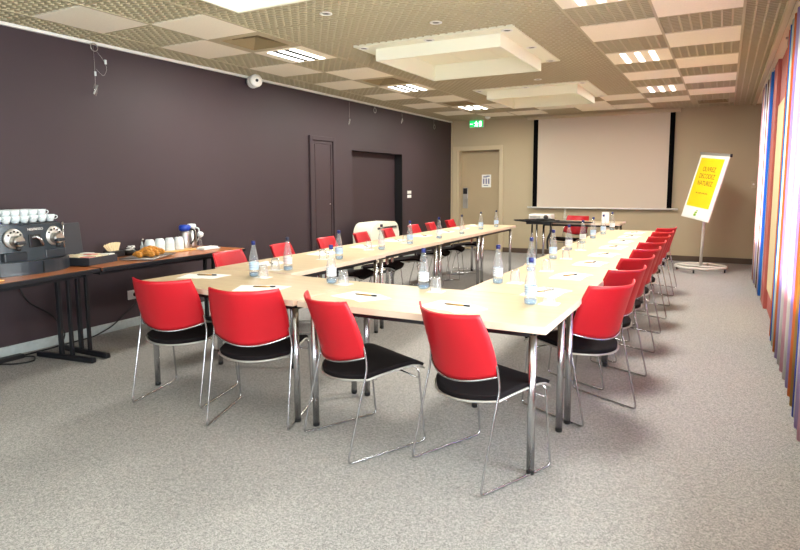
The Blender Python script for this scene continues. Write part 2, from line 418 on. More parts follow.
def lattice():
    V = []; F = []
    def bx(x0, x1, y0, y1, z0, z1):
        n = len(V)
        V.extend([(x0, y0, z0), (x1, y0, z0), (x1, y1, z0), (x0, y1, z0), (x0, y0, z1), (x1, y0, z1), (x1, y1, z1), (x0, y1, z1)])
        F.extend([(n, n+3, n+2, n+1), (n, n+1, n+5, n+4), (n+1, n+2, n+6, n+5), (n+2, n+3, n+7, n+6), (n+3, n, n+4, n+7)])
    z0, z1 = ZC, ZC+.022
    px, py = .075, .05; tx, ty = .014, .015
    cols = [(.06, XT)]+[(GX[i+1], GX[i]) for i in range(8)]+[(XL, GX[8])]
    nrow = int(math.ceil((YB-GY0)/G))
    for ci, (xa, xb) in enumerate(cols):
        for j in range(nrow):
            ya = GY0+G*j; yb = min(ya+G, YB)
            if (ci-1, j) in special: continue
            k = 0; y = ya
            while y < yb-.005:
                yy = y+py/2
                # blade along x, split at flanges
                segs = [(xa, xb)]
                for a, c in FLY:
                    if a < yy < c:
                        new = []
                        for s0, s1 in segs:
                            if s1 <= FLX[0] or s0 >= FLX[1]: new.append((s0, s1)); continue
                            if s0 < FLX[0]: new.append((s0, FLX[0]))
                            if s1 > FLX[1]: new.append((FLX[1], s1))
                        segs = new
                for s0, s1 in segs: bx(s0, s1, yy-ty/2, yy+ty/2, z0, z1)
                off = (px/2 if (k % 2 and ci >= 3) else 0)
                if ci in (0, 1, 2): off = 0
                x = xa+off
                while x < xb-.004:
                    if not in_flange(x, yy): bx(max(xa, x-tx/2), min(xb, x+tx/2), yy+ty/2, min(yy+py-ty/2, yb), z0+.001, z1)
                    x += px
                k += 1; y += py
    # runners
    for x in (.06, -.54, -1.14, -3.54, -4.14, -4.74):
        bx(x-.010, x+.010, GY0, YB, z0-.004, z1)
    me = bpy.data.meshes.new('ceiling'); me.from_pydata(V, [], F); me.update()
    me.materials.append(M['lattice'])
    o = bpy.data.objects.new('ceiling', me); COL.objects.link(o); return struct(o)
ceil = lattice()
for (i, j) in sorted(solid):
    x0, x1, y0, y1 = cellrect(i, j)
    y1 = min(y1, YB)
    if y0 > YB-.1: continue
    MB().box(x0+.008, x1-.008, y0+.004, y1-.004, ZC-.003, ZC+.02, .002).build('ceiling_tile', M['tile'], ceil)
p = MB(); p.box(XL-.2, XR+.3, YF-.2, YB+.2, 3.0, 3.1); p.box(XL-.16, XR+.2, YF-.1, GY0, ZC, 3.0)
p.build('plenum_deck', M['plenum'], ceil)
p = MB(); p.box(XL, XR, YF, GY0-.001, ZC-.01, ZC); p.box(XT+.04, XR, GY0-.001, YB, ZC, ZC+.03); p.build('soffit', M['tile'], ceil)
# coffers
for (a, c), (fa, fc) in zip(BOX, FLY):
    b = MB(); z0, z1, t = 2.55, ZC+.06, .022
    x0, x1 = BX
    b.box(x0, x1, a, a+t, z0, z1); b.box(x0, x1, c-t, c, z0, z1); b.box(x0, x0+t, a+t, c-t, z0, z1); b.box(x1-t, x1, a+t, c-t, z0, z1)
    b.box(x0+t, x1-t, a+t, c-t, z1-.01, z1)
    for xx in (-2.59, -2.18): b.box(xx-.004, xx+.004, a+t, c-t, z1-.014, z1-.01)
    b.box(x0+t, x1-t, (a+c)/2-.004, (a+c)/2+.004, z1-.014, z1-.01)
    co = b.build('ceiling_coffer', M['cream'], ceil)
    f = MB(); zf = ZC-.008
    f.box(FLX[0], FLX[1], fa, a, zf, ZC+.01); f.box(FLX[0], FLX[1], c, fc, zf, ZC+.01); f.box(FLX[0], x0, a, c, zf, ZC+.01); f.box(x1, FLX[1], a, c, zf, ZC+.01)
    f.build('coffer_flange', M['cream'], co)
# trims
struct(MB().box(XL, XL+.03, YF, YB, ZC-.028, ZC-.001, .004).build('trim_1', M['white']))
struct(MB().box(XT-.005, XT+.045, GY0, YB, ZC-.035, ZC+.03, .006).build('trim_2', M['beige_trim']))
struct(MB().box(XL+.005, XL+.035, YB-.03, YB, .09, ZC-.03, .004).build('trim_3', M['beige_trim']))
bs = MB(); bs.box(XL, XL+.014, YF, 7.89, 0, .085, .003); bs.box(XL, XL+.014, 9.56, YB-.03, 0, .085, .003)
struct(bs.build('baseboard_left', M['skirt_grey']))
bs = MB(); bs.box(-3.94, XR, YB-.014, YB, 0, .095, .003); struct(bs.build('baseboard_back', M['skirt_brown']))

# ================================================================== CEILING LIGHTS, VENTS, SPOTS
def lamp_fix(dark):
    t = thing('ceiling_light', '', 'ceiling light', group='three-strip louvred lights set in the ceiling grid')
    f = MB(); f.box(-.292, .292, -.296, .296, ZC-.004, ZC+.012)
    f.build('frame', M['tile'], t)
    for k in (-1, 0, 1):
        hw = .032 if dark else .024
        MB().box(k*.135-hw, k*.135+hw, -.25, .25, ZC-.010, ZC-.004, .002).build('diffuser', M['tube'], t)
    for k in ((-.5, .5) if dark else ()):
        MB().box(k*.135-.030, k*.135+.030, -.25, .25, ZC-.008, ZC-.004).build('louvre', M['louvre_dark'], t)
    return t
LF = {6: [lamp_fix(True), False], 1: [lamp_fix(False), False]}
names = {(1, 4.27): 'on the window side, nearest the camera and cut by the top edge', (1, 6.67): 'on the window side, middle of its column',
         (1, 9.07): 'on the window side, nearest the projection screen', (6, 4.67): 'by the plum wall, nearest the buffet',
         (6, 7.07): 'by the plum wall, level with the large coffer', (6, 9.47): 'by the plum wall, nearest the exit sign'}
for (i, y), lab in names.items():
    x0, x1, y0, y1 = cellrect(i, row(y))
    place(LF[i][0], LF[i][1], ((x0+x1)/2, (y0+y1)/2, 0), 0, 'square ceiling light '+lab); LF[i][1] = True
    L = bpy.data.lights.new('ceiling_lamp', 'AREA'); L.shape = 'RECTANGLE'; L.size = .45; L.size_y = .5; L.energy = (36 if i == 1 else 34); L.color = (1, .97, .89); L.spread = PI
    lo = bpy.data.objects.new('ceiling_lamp', L); COL.objects.link(lo); lo.location = ((x0+x1)/2, (y0+y1)/2, ZC-.02)
def vent():
    t = thing('ceiling_vent', '', 'ceiling vent', group='square air diffusers beside the ceiling lights')
    fr_ = MB(); fr_.box(-.297, -.215, -.297, .297, ZC-.003, ZC+.01); fr_.box(.215, .297, -.297, .297, ZC-.003, ZC+.01); fr_.box(-.215, .215, -.297, -.215, ZC-.003, ZC+.01); fr_.box(-.215, .215, .215, .297, ZC-.003, ZC+.01)
    fr_.build('frame', M['lattice'], t)
    for k, (r, z) in enumerate(((.215, .0), (.145, .016), (.08, .03))):
        v = MB(); q = r-.055
        for (ax, ay) in ((1, 0), (-1, 0), (0, 1), (0, -1)):
            # sloping blades
            if ax: pts = [(ax*r, -r, ZC+z-.004), (ax*r, r, ZC+z-.004), (ax*q, q, ZC+z+.045), (ax*q, -q, ZC+z+.045)]
            else: pts = [(-r, ay*r, ZC+z-.004), (r, ay*r, ZC+z-.004), (q, ay*q, ZC+z+.045), (-q, ay*q, ZC+z+.045)]
            A = [v.bm.verts.new(Vector(p)) for p in pts]; B = [v.bm.verts.new(Vector(p)+Vector((0, 0, .004))) for p in pts]
            v.bm.faces.new(A); v.bm.faces.new(B[::-1])
            for m_ in range(4): v.bm.faces.new((A[m_], A[(m_+1) % 4], B[(m_+1) % 4], B[m_]))
        v.build('blade', M['vent'], t)
    return t
vf = vent(); used = False
for (i, y), lab in {(6, 4.07): 'nearest the buffet, in front of the first plum-side light', (6, 6.47): 'beside the second plum-side ceiling light',
                    (6, 8.87): 'farthest along the plum wall, before the last light', (0, 10.87): 'near the back wall above the flipchart'}.items():
    x0, x1, y0, y1 = cellrect(i, row(y))
    place(vf, used, ((x0+x1)/2, (y0+y1)/2, 0), 0, 'brown square air diffuser '+lab); used = True
def spot():
    t = thing('ceiling_spotlight', '', 'spotlight', group='small recessed spotlights in the ceiling')
    MB().lathe([(.032, 0), (.048, 0), (.05, -.006), (.034, -.008), (.032, 0)], (0, 0, 0), 20, cap=False).build('trim_ring', M['white'], t)
    MB().lathe([(.031, -.002), (.02, -.001)], (0, 0, 0), 16).build('lens', M['louvre_dark'], t)
    return t
sf = spot(); used = False
zf = ZC-.009
for x, y, z, lab in [(-3.08, 5.01, zf, 'at the plum-side front corner of the large coffer'), (-2.40, 5.02, zf, 'centred on the front edge of the large coffer'),
                     (-1.68, 5.03, zf, 'at the window-side front corner of the large coffer'), (-1.68, 5.76, zf, 'halfway along the window side of the large coffer'),
                     (-1.68, 6.47, zf, 'at the window-side far corner of the large coffer'), (-3.08, 8.06, zf, 'at the plum-side front corner of the far coffer'),
                     (-2.42, 8.06, zf, 'centred on the front edge of the far coffer'), (-1.68, 8.06, zf, 'at the window-side front corner of the far coffer'),
                     (-1.68, 9.40, zf, 'at the window-side far corner of the far coffer'),
                     (-2.11, 4.54, ZC-.001, 'in the lattice in front of the large coffer'), (-2.73, 3.90, ZC-.001, 'in the lattice between the near coffer and the large coffer'),
                     (-2.12, 7.57, ZC-.001, 'in the lattice between the large and far coffers')]:
    place(sf, used, (x, y, z), 0, 'small round spotlight '+lab); used = True
sd = thing('smoke_detector', 'round white smoke detector on the ceiling above the projection screen', 'smoke detector', (-4.1, 11.2, ZC-.003))
MB().lathe([(.05, 0), (.055, -.02), (.035, -.04), (.0, -.042)], n=20).build('housing', M['white'], sd)
MB().lathe([(.02, -.042), (.018, -.05)], n=12).build('sensor', M['card'], sd)

# exit sign
ex = thing('exit_sign', 'lit green emergency exit sign under the ceiling above the beige door', 'exit sign', (-4.50, YB-.06, 2.56))
MB().box(-.15, .15, -.03, .03, -.045, .10, .006).build('housing', M['white'], ex)
MB().box(-.142, .142, -.034, -.030, -.035, .092, .001).build('sign_face', M['exit_green'], ex)
pg = MB(); y0, y1 = -.037, -.034
pg.box(.06, .11, y0, y1, -.025, .075)
pg.lathe([(.012, 0), (.012, .003)], (.0, y0, .066), 12, 'Y')
pg.box(-.015, .02, y0, y1, .015, .052); pg.box(-.05, -.01, y0, y1, .035, .046); pg.box(.015, .045, y0, y1, .03, .04)
pg.box(-.045, -.005, y0, y1, -.02, -.008); pg.box(-.01, .005, y0, y1, -.02, .02); pg.box(.012, .028, y0, y1, -.028, .018)
pg.box(-.12, -.075, y0, y1, .018, .03); pg.box(-.13, -.12, y0, y1, .012, .036)
pg.build('pictogram', M['exit_white'], ex)

# ================================================================== CHAIRS
def chair_proto():
    t = thing('meeting_chair', '', 'chair')
    def back(u, v):
        s = 2*u-1; q = 1-s*s
        zb = .527-.046*q; zt = .803+.010*s*s
        z = zb+v*(zt-zb)
        k = max(0., (z-.47)/.33)
        w = .227-.020*v+.012*math.sin(v*PI)
        y = -.112-.105*k**1.35-.098*q
        return Vector((s*w, y, z))
    MB().shell(back, 20, 14, .009).build('backrest', M['red'], t)
    rim = [back(i/20, 0)+Vector((0, -.002, -.003)) for i in range(21)]
    MB().tube(rim, .0055, 8).build('back_rim', M['chrome'], t)
    def seat(u, v):
        s = 2*u-1; q = 1-abs(s)**2.2
        yr = -.100-.115*q; yf = .27-.022*abs(s)**3
        y = yr+v*(yf-yr)
        w = .212+.008*math.sin(min(1, v*1.4)*PI/2)
        z = .452-.030*(1-v)**2.2+.004*s*s-.028*max(0, v-.75)**2/.0625-.006*(1-s*s)
        return Vector((s*w, y, z))
    MB().shell(seat, 16, 16, .024).build('seat', M['seat'], t)
    pts = [seat(0, 1-.9*k/8) for k in range(9)]+[seat(i/16, 0) for i in range(17)]+[seat(1, .1+.9*k/8) for k in range(9)]
    cxy = Vector((0, .03, 0))
    pts = [Vector((p.x*1.012, p.y+(-.004 if p.y < 0 else 0), p.z-.024)) for p in pts]
    MB().tube(pts, .006, 8).build('seat_rim', M['alu'], t)
    for sgn in (-1, 1):
        p = [(sgn*.218, -.150, .640), (sgn*.226, -.128, .56), (sgn*.238, -.124, .47), (sgn*.24, -.245, .008), (sgn*.24, .240, .008), (sgn*.236, .196, .420), (sgn*.17, .16, .424)]
        sf_ = MB().tube(p, .0054, 8, .03).build('side_frame', M['chrome'], t)
        for yy in (-.15, .15): MB().box(sgn*.24-.006, sgn*.24+.006, yy-.016, yy+.016, .0, .006, .001).build('glide', M['glide'], sf_)
    for y, z in ((.19, .365), (-.07, .405)):
        MB().tube([(-.237, y, z), (.237, y, z)], .005, 8).build('cross_bar', M['chrome'], t)
    for sgn in (-1, 1):
        MB().box(sgn*.185-.012, sgn*.185+.012, .0, .10, .405, .428, .003).build('link_bracket', M['alu'], t)
    return t
chair = chair_proto(); used = False
gr = 'red-backed chairs around the conference tables'
def put_chair(x, y, deg, lab, g=gr):
    global used
    place(chair, used, (x, y, 0), math.radians(deg), lab, g); used = True
put_chair(-3.085, 2.736, 15, 'red-backed chair on the near side of the tables, closest to the buffet')
put_chair(-2.402, 2.692, 20, 'red-backed chair on the near side, second from the buffet end, behind the joint table legs')
put_chair(-1.682, 2.690, -26, 'red-backed chair on the near side, turned, black seat and both sled runners in full view')
put_chair(-1.008, 2.700, -24, 'red-backed chair on the near side nearest the near window-side table corner')
ords = ['nearest', 'second nearest', 'third', 'fourth', 'fifth', 'sixth', 'seventh', 'eighth and farthest']
for k in range(8):
    y = 3.69+.690*k; x = -.742-.013*k
    put_chair(x, y, 62+(0, 1, -1, 2, -2, 3, 0, -1)[k], 'red-backed chair in the overlapping window-side row, %s from the near corner' % ords[k])
ly = [3.86, 4.60, 5.36, 6.10, 6.78, 7.54, 8.12, 8.86]
for k, y in enumerate(ly):
    put_chair(-3.53-.012*k, y, -76+(-5, 1, -2, 0, 3, -1, 1, -2)[k], 'red-backed chair along the plum-wall side, %s from the buffet end of that row' % ords[k])
put_chair(-2.33, 10.62, 163, 'lone red-backed chair behind the head table under the projection screen', gr)

# ================================================================== TABLES
def table(label, cx, cy, lx, ly_, rot=0, group='maple-topped tables pushed together in a U', insl=.06, insr=.06, h=.74):
    t = thing('conference_table', label, 'table', (cx, cy, 0), rot, group)
    hx, hy = lx/2-.001, ly_/2-.001
    MB().box(-hx+.003, hx-.003, -hy+.003, hy-.003, h-.034, h, .0015).build('tabletop', M['maple'], t)
    e = MB()
    e.box(-hx, hx, -hy, -hy+.003, h-.034, h-.001); e.box(-hx, hx, hy-.003, hy, h-.034, h-.001)
    e.box(-hx, -hx+.003, -hy+.003, hy-.003, h-.034, h-.001); e.box(hx-.003, hx, -hy+.003, hy-.003, h-.034, h-.001)
    e.build('edge_band', M['edge'], t)
    vert = ly_ > lx
    xa, xb = (-hx+insl, hx-insr) if not vert else (-hx+.06, hx-.06)
    iy = hy-.08 if not vert else (hy-.085 if lx > .7 else hy-.050)
    f = MB()
    f.box(xa, xb, -iy-.012, -iy+.012, h-.070, h-.035); f.box(xa, xb, iy-.012, iy+.012, h-.070, h-.035)
    f.box(xa-.012, xa+.012, -iy+.012, iy-.012, h-.070, h-.035); f.box(xb-.012, xb+.012, -iy+.012, iy-.012, h-.070, h-.035)
    f.build('under_frame', M['blackmetal'], t)
    for lx_ in (xa, xb):
        for sy in (-1, 1):
            l = MB().lathe([(.019, .02), (.019, h-.06)], (lx_, sy*iy, 0), 16).build('leg', M['chrome'], t)
            MB().lathe([(.016, 0), (.0195, .004), (.0195, .022), (.016, .03)], (lx_, sy*iy, 0), 14).build('foot', M['black'], l)
    return t
YN = 2.62
table('pale maple table of the near row at the buffet end, under the two left chairs', -2.763, 3.017, 1.39, 3.345-YN, math.radians(-3.2), insr=.055)
table('pale maple table of the near row at the window-side corner', (-2.065-.675)/2, (YN+3.345)/2, 1.39, 3.345-YN, insl=.055, insr=.08)
tl = ['adjoining the near row', 'second from the near row', 'third from the near row', 'at the far end toward the beige door']
for k in range(4):
    table('pale maple table of the plum-wall arm, '+tl[k], (-3.125, -3.165, -3.19, -3.195)[k], 3.428+1.395*(k+.5), .75, 1.395)
tl[3] = 'at the far end by the head table'
for k in range(4):
    table('pale maple table of the window-side arm, '+tl[k], -1.012-.026*(k+.5), 3.348+1.345*(k+.5), .69, 1.345)
table('pale maple head table crosswise under the projection screen', -2.10, 10.37, 1.30, .62, 0, 'head tables under the screen')
# black projector stand
ps = thing('projector_table', 'small black-topped table with chrome legs holding the white projector', 'table', (-2.72, 10.15, 0), 0)
MB().prism([(-.46, -.08), (-.20, -.28), (.32, -.28), (.86, -.16), (.86, -.13), (.30, .10), (-.30, .22)], .742, .762, bev=.004).build('tabletop', M['black'], ps)
MB().box(-.22, .20, -.2, -.02, .70, .742, .004).build('tray', M['charcoal2'], ps)
for x, y in ((-.20, .10), (-.05, -.15)):
    MB().lathe([(.016, 0), (.016, .745)], (x, y, 0), 12).build('leg', M['chrome'], ps)
MB().tube([(.20, -.22, .70), (.22, -.24, .60), (.16, -.26, .46), (.17, -.26, .30)], .018, 8, .05).build('support_arm', M['black'], ps)
# projector
pj = thing('projector', 'white projector on the small black table in front of the screen', 'projector', (-2.70, 10.10, .7625), 0)
MB().box(-.21, .17, -.12, .14, .012, .105, .018).build('body', M['white'], pj)
MB().lathe([(.034, -.0), (.040, -.02), (.030, -.03)], (.09, -.12, .06), 18, 'Y').build('lens', M['louvre_dark'], pj)
g = MB()
for k in range(8): g.box(-.18+.022*k, -.168+.022*k, -.124, -.119, .035, .085)
g.build('air_grille', M['alu'], pj)
MB().box(-.1, .02, -.03, .03, .104, .109, .002).build('control_panel', M['alu'], pj)
# tangle of cables lying on the black table
random.seed(3)
cb = MB()
for k in range(7):
    a0 = random.uniform(0, 6.28); r = random.uniform(.05, .11); cx0 = -.30+.075*k; cy0 = -.20+random.uniform(-.04, .04)
    pts = [(cx0+r*math.cos(a0+i*.6)*(1.3), cy0+r*.5*math.sin(a0+i*.6), .759+.004*k+.003*math.sin(i)) for i in range(10)]
    cb.tube(pts, .006, 6, closed=False)
tag(cb.build('cable_tangle', M['cable'], None, (-2.72, 10.08, .012)), 'tangle of black cables heaped in front of the projector', 'cable')
gb = thing('remote_control', 'black remote control lying at the window end of the small black table', 'remote control', (-2.44, 10.0, .7625), .5)
MB().box(-.03, .03, -.09, .09, 0, .02, .006).build('case', M['black'], gb)
kb = MB()
for i in range(3):
    for j in range(4): kb.box(-.02+.014*i, -.011+.014*i, -.06+.03*j, -.048+.03*j, .02, .023)
kb.build('button', M['alu'], gb)

# ================================================================== BOTTLES, GLASSES, PAPERS
def bottle_proto(cap, label, lname):
    t = thing('water_bottle', '', 'bottle', group='water bottles set out on the tables')
    MB().lathe([(.030, .012), (.0325, .02), (.0325, .108), (.031, .122), (.024, .16), (.016, .20), (.0115, .225)], n=20).build('bottle_body', M['bottle'], t)
    MB().lathe([(.026, 0), (.031, .003), (.0328, .012), (.0328, .026)], n=20).build('bottle_base', M['bottle_base'], t)
    MB().lathe([(.0135, .223), (.0140, .246), (.011, .250)], n=16).build('cap', M[cap], t)
    lb = MB().lathe([(.0332, .048), (.0332, .100)], n=20, cap=False).build('label', M[label], t)
    pr = MB()
    for z in (.066, .078, .09):
        pr.lathe([(.0335, z), (.0335, z+.002)], n=20, cap=False)
    pr.build('print', M['label_ink'], lb)
    return t
BT = {'b': [bottle_proto('cap_blue', 'label_blue', ''), False], 'w': [bottle_proto('cap_blue', 'label_white', ''), False],
      'r': [bottle_proto('cap_dark', 'label_red', ''), False], 'd': [bottle_proto('cap_dark', 'label_blue', ''), False]}
LB = {'b': 'blue-capped blue-labelled bottle', 'w': 'blue-capped white-labelled bottle',
      'r': 'dark-capped pink-labelled bottle', 'd': 'dark-capped blue-labelled bottle'}
BZ = .7401
bots = [(-2.90, 3.21, 'b', 'where the near row meets the plum-side arm'), (-2.88, 3.56, 'r', 'at the near end of the plum-side arm, behind a blue-labelled one'),
        (-2.24, 3.21, 'w', 'on the near row behind the turned chair'), (-2.91, 4.29, 'b', 'second along the inner edge of the plum-side arm'),
        (-2.96, 5.11, 'r', 'on the plum-side arm in front of the white air conditioner'), (-2.96, 5.72, 'b', 'fourth along the plum-side arm'),
        (-2.96, 6.47, 'w', 'fifth along the plum-side arm, by the second table joint'), (-2.96, 7.17, 'r', 'sixth along the plum-side arm, in front of the beige door frame'),
        (-3.01, 7.99, 'd', 'seventh along the plum-side arm, in front of the beige door'), (-2.98, 8.55, 'd', 'last on the plum-side arm'),
        (-1.61, 3.29, 'w', 'at the inner edge of the near row beside an upturned glass'), (-1.27, 3.69, 'w', 'at the inner near corner of the window-side arm'),
        (-.89, 3.12, 'b', 'largest in view, at the window-side near corner beside a glass'), (-1.23, 4.31, 'b', 'directly behind the largest bottle, on the window-side arm'),
        (-1.27, 5.11, 'b', 'third along the inner edge of the window-side arm'), (-1.30, 5.83, 'w', 'fourth along the inner edge of the window-side arm'),
        (-1.32, 6.57, 'w', 'fifth along the window-side arm, in front of the lone far chair'), (-1.33, 7.20, 'b', 'sixth along the window-side arm'),
        (-1.33, 7.86, 'b', 'seventh along the window-side arm, in front of the white card'), (-1.34, 8.60, 'w', 'last on the window-side arm')]
for x, y, k, lab in bots:
    place(BT[k][0], BT[k][1], (x, y, BZ), random.uniform(0, 6), LB[k]+' '+lab); BT[k][1] = True
def glass_proto():
    t = thing('drinking_glass', '', 'glass', group='upturned glasses beside the bottles')
    MB().lathe([(.036, .0), (.0365, .004), (.030, .07), (.025, .082), (.010, .084), (.010, .080), (.024, .078), (.0285, .068), (.0345, .004), (.036, 0)], n=20, cap=False).build('bowl', M['glass'], t)
    MB().lathe([(.024, .0835), (.026, .0825), (.026, .0875), (.022, .088)], n=20).build('glass_foot', M['glass'], t)
    return t
gp = glass_proto(); gu = False
np_ = tag(MB().prism([(-.045, -.05), (.055, -.035), (.045, .05), (-.05, .04)], 0, .0014).build('napkin', M['paper']), '', 'napkin', 'white napkins under the glasses'); nu = False
gl = [(-2.80, 3.19, 'beside the bottle where near row meets plum-side arm'), (-2.97, 3.52, 'beside the pink-labelled bottle opening the plum-side arm'),
      (-2.14, 3.20, 'beside the bottle behind the turned chair'), (-1.495, 3.22, 'in the middle of the near row, between two chairs'),
      (-1.17, 3.74, 'by the bottle opening the window-side arm'), (-.80, 3.16, 'beside the largest bottle'),
      (-1.13, 4.36, 'beside the second window-side bottle'), (-1.17, 5.15, 'beside the third window-side bottle'), (-1.2, 5.88, 'beside the fourth window-side bottle'),
      (-3.03, 4.22, 'by the second plum-side bottle'), (-3.06, 5.03, 'by the bottle in front of the air conditioner'), (-3.06, 5.80, 'by the fourth plum-side bottle')]
for x, y, lab in gl:
    place(np_, nu, (x, y, .7402), random.uniform(-.4, .4), 'white paper napkin under the glass '+lab); nu = True
    place(gp, gu, (x, y, .7418), 0, 'upturned clear glass '+lab); gu = True
def paper_proto():
    t = thing('writing_paper', '', 'paper', group='white writing sheets at the seats')
    MB().box(-.16, .02, -.115, .095, 0, .0012, rot=Matrix.Rotation(.15, 4, 'Z')).build('sheet', M['paper'], t)
    MB().box(-.01, .15, -.10, .10, .0013, .0025, rot=Matrix.Rotation(-.22, 4, 'Z')).build('sheet', M['paper'], t)
    return t
pp = paper_proto(); pu = False
def pen_proto():
    t = thing('ballpoint_pen', '', 'pen', group='pens on the writing sheets')
    MB().tube([(-.065, 0, .005), (.035, 0, .005)], .0045, 8).build('barrel', M['brass'], t)
    MB().tube([(.035, 0, .005), (.068, 0, .005)], .0052, 8).build('pen_cap', M['pen'], t)
    MB().tube([(-.078, 0, .005), (-.065, 0, .005)], .0045, 8, rs=[.001, .0045]).build('tip', M['pen'], t)
    return t
pn = pen_proto(); pnu = False
pap = [(-3.22, 3.06, 15, 'at the corner seat nearest the buffet'), (-2.52, 2.86, 19, 'behind the second near-row chair from the buffet'), (-1.80, 2.90, -20, 'behind the turned near-row chair'),
       (-1.22, 2.87, -20, 'behind the near-row chair by the window-side corner')]
for k, (x, y) in enumerate([(-.92, 3.50), (-.93, 4.19), (-.94, 4.93), (-.95, 5.60), (-.98, 6.30), (-1.0, 6.96), (-1.0, 7.62), (-1.02, 8.24)]):
    pap.append((x, y, 80, 'at the %s seat of the window-side arm' % ords[k]))
for k, (x, y) in enumerate([(-3.24, 3.77), (-3.26, 4.57), (-3.26, 5.28), (-3.30, 6.01), (-3.28, 6.69), (-3.28, 7.40), (-3.32, 8.06), (-3.34, 8.70)]):
    pap.append((x, y, -85, 'at the %s seat of the plum-side arm' % ords[k]))
for x, y, a, lab in pap:
    place(pp, pu, (x, y, .7402), math.radians(a), 'two overlapping white sheets of paper '+lab); pu = True
    place(pn, pnu, (x+.01, y+.01, .743), math.radians(a*.6+12), 'dark-tipped pen on the sheets '+lab); pnu = True
cd = thing('tent_card', 'folded white card standing at the window end of the head table', 'card', (-1.70, 10.2, .7402))
MB().box(-.055, .055, -.001, .001, 0, .17, rot=Matrix.Rotation(-.12, 4, 'X')).build('front_leaf', M['card'], cd)
MB().box(-.055, .055, .039, .041, 0, .17, rot=Matrix.Rotation(.12, 4, 'X')).build('back_leaf', M['card'], cd)
cc = thing('carafe', 'clear slim carafe on the head table beside the projector', 'carafe', (-2.40, 10.42, .7402))
MB().lathe([(.030, 0), (.032, .01), (.030, .09), (.018, .14), (.018, .19)], n=18).build('carafe_body', M['bottle'], cc)
MB().lathe([(.019, .19), (.019, .205)], n=14).build('stopper', M['alu'], cc)

# ================================================================== PROJECTION SCREEN, FLIPCHART, DOOR NOTICE
sc = thing('projection_screen', 'large pull-down projection screen with black side borders on the back wall', 'projection screen', (-2.06, YB-.08, 0))
MB().box(-1.26, 1.235, -.004, .004, .93, 2.66).build('backing', M['matte_black'], sc)
MB().box(-1.17, 1.155, -.0075, -.0045, .93, 2.66).build('screen_cloth', M['screen'], sc)
MB().tube([(-1.36, -.002, .918), (1.34, -.002, .918)], .016, 10).build('bottom_bar', M['card'], sc)
MB().box(-1.38, 1.32, -.05, .06, 2.60, 2.667, .01).build('cassette', M['beige_trim'], sc)

fc = thing('flipchart', 'white wheeled flipchart stand with a yellow poster by the curtains', 'flipchart', (-.29, 10.50, 0), 0)
bs = MB()
bs.tube([(.36*math.cos(2*PI*k/32), .36*math.sin(2*PI*k/32), .075) for k in range(32)], .020, 8, closed=True)
bs.tube([(-.34, .1, .075), (.34, -.1, .075)], .018, 8); bs.tube([(0, .0, .075), (0.1, .34, .075)], .018, 8)
bs.build('base_ring', M['stand'], fc)
for x, y in ((-.34, .10), (.34, -.10), (.10, .34), (-.08, -.35)):
    w_ = MB().lathe([(.026, -.012), (.03, 0), (.026, .012)], (x, y, .03), 14, 'X').build('caster', M['black'], fc)
    MB().box(x-.016, x+.016, y-.012, y+.012, .045, .072, .003).build('caster_fork', M['alu'], w_)
MB().tube([(0, .0, .08), (.03, .03, 1.2)], .021, 12).build('post', M['stand'], fc)
bw, bh = .70, 1.02
R = Matrix.Rotation(math.radians(-53.9), 4, 'Z') @ Matrix.Rotation(math.radians(-13.5), 4, 'X') @ Matrix.Rotation(math.radians(5.4), 4, 'Y')
T = Matrix.Translation(Vector((.0, -.02, 1.31))) @ R
def bb(x0, x1, y0, y1, z0, z1, name, m, parent, bev=.002):
    return MB().box(x0, x1, y0, y1, z0, z1, bev, rot=T).build(name, m, parent)
board = bb(-bw/2, bw/2, -.0, .022, -bh/2, bh/2, 'board_panel', M['white'], fc, .004)
bb(-bw/2+.03, bw/2-.05, -.004, -.0005, -bh/2+.015, bh/2-.02, 'poster', M['card'], board, 0)
bb(-bw/2+.05, bw/2-.075, -.0055, -.0042, -bh/2+.19, bh/2-.06, 'yellow_field', M['yellow'], board, 0)
bb(-bw/2-.015, bw/2+.02, -.02, .03, bh/2-.01, bh/2+.028, 'clamp_bar', M['alu'], fc, .008)
MB().lathe([(.024, -.01), (.026, 0), (.024, .022)], T @ Vector((bw/2+.025, 0, bh/2+.005)), 14, 'X').build('clamp_knob', M['black'], fc)
for s_, z_, sz in (('OUVREZ', .275, .105), ('DECODEZ', .165, .105), ('NATUREZ', .055, .105), ('DECOUVREZ VOTRE HOTEL', -.10, .030)):
    o = text(s_, sz, M['ink'], board, (0, 0, 0), (0, 0, 0))
    o.matrix_local = T @ Matrix.Translation(Vector((-.013, -.0065, z_))) @ Matrix.Rotation(PI/2, 4, 'X') @ Matrix.Diagonal((.80, 1, 1, 1))
gi = MB(); gi.box(-.04, .02, -.006, -.004, -.46, -.42, .0, rot=T); gi.box(-.03, .03, -.006, -.004, -.415, -.39, .0, rot=T); gi.box(.0, .035, -.006, -.004, -.385, -.365, 0, rot=T)
gi.build('emblem', M['green_ink'], board)

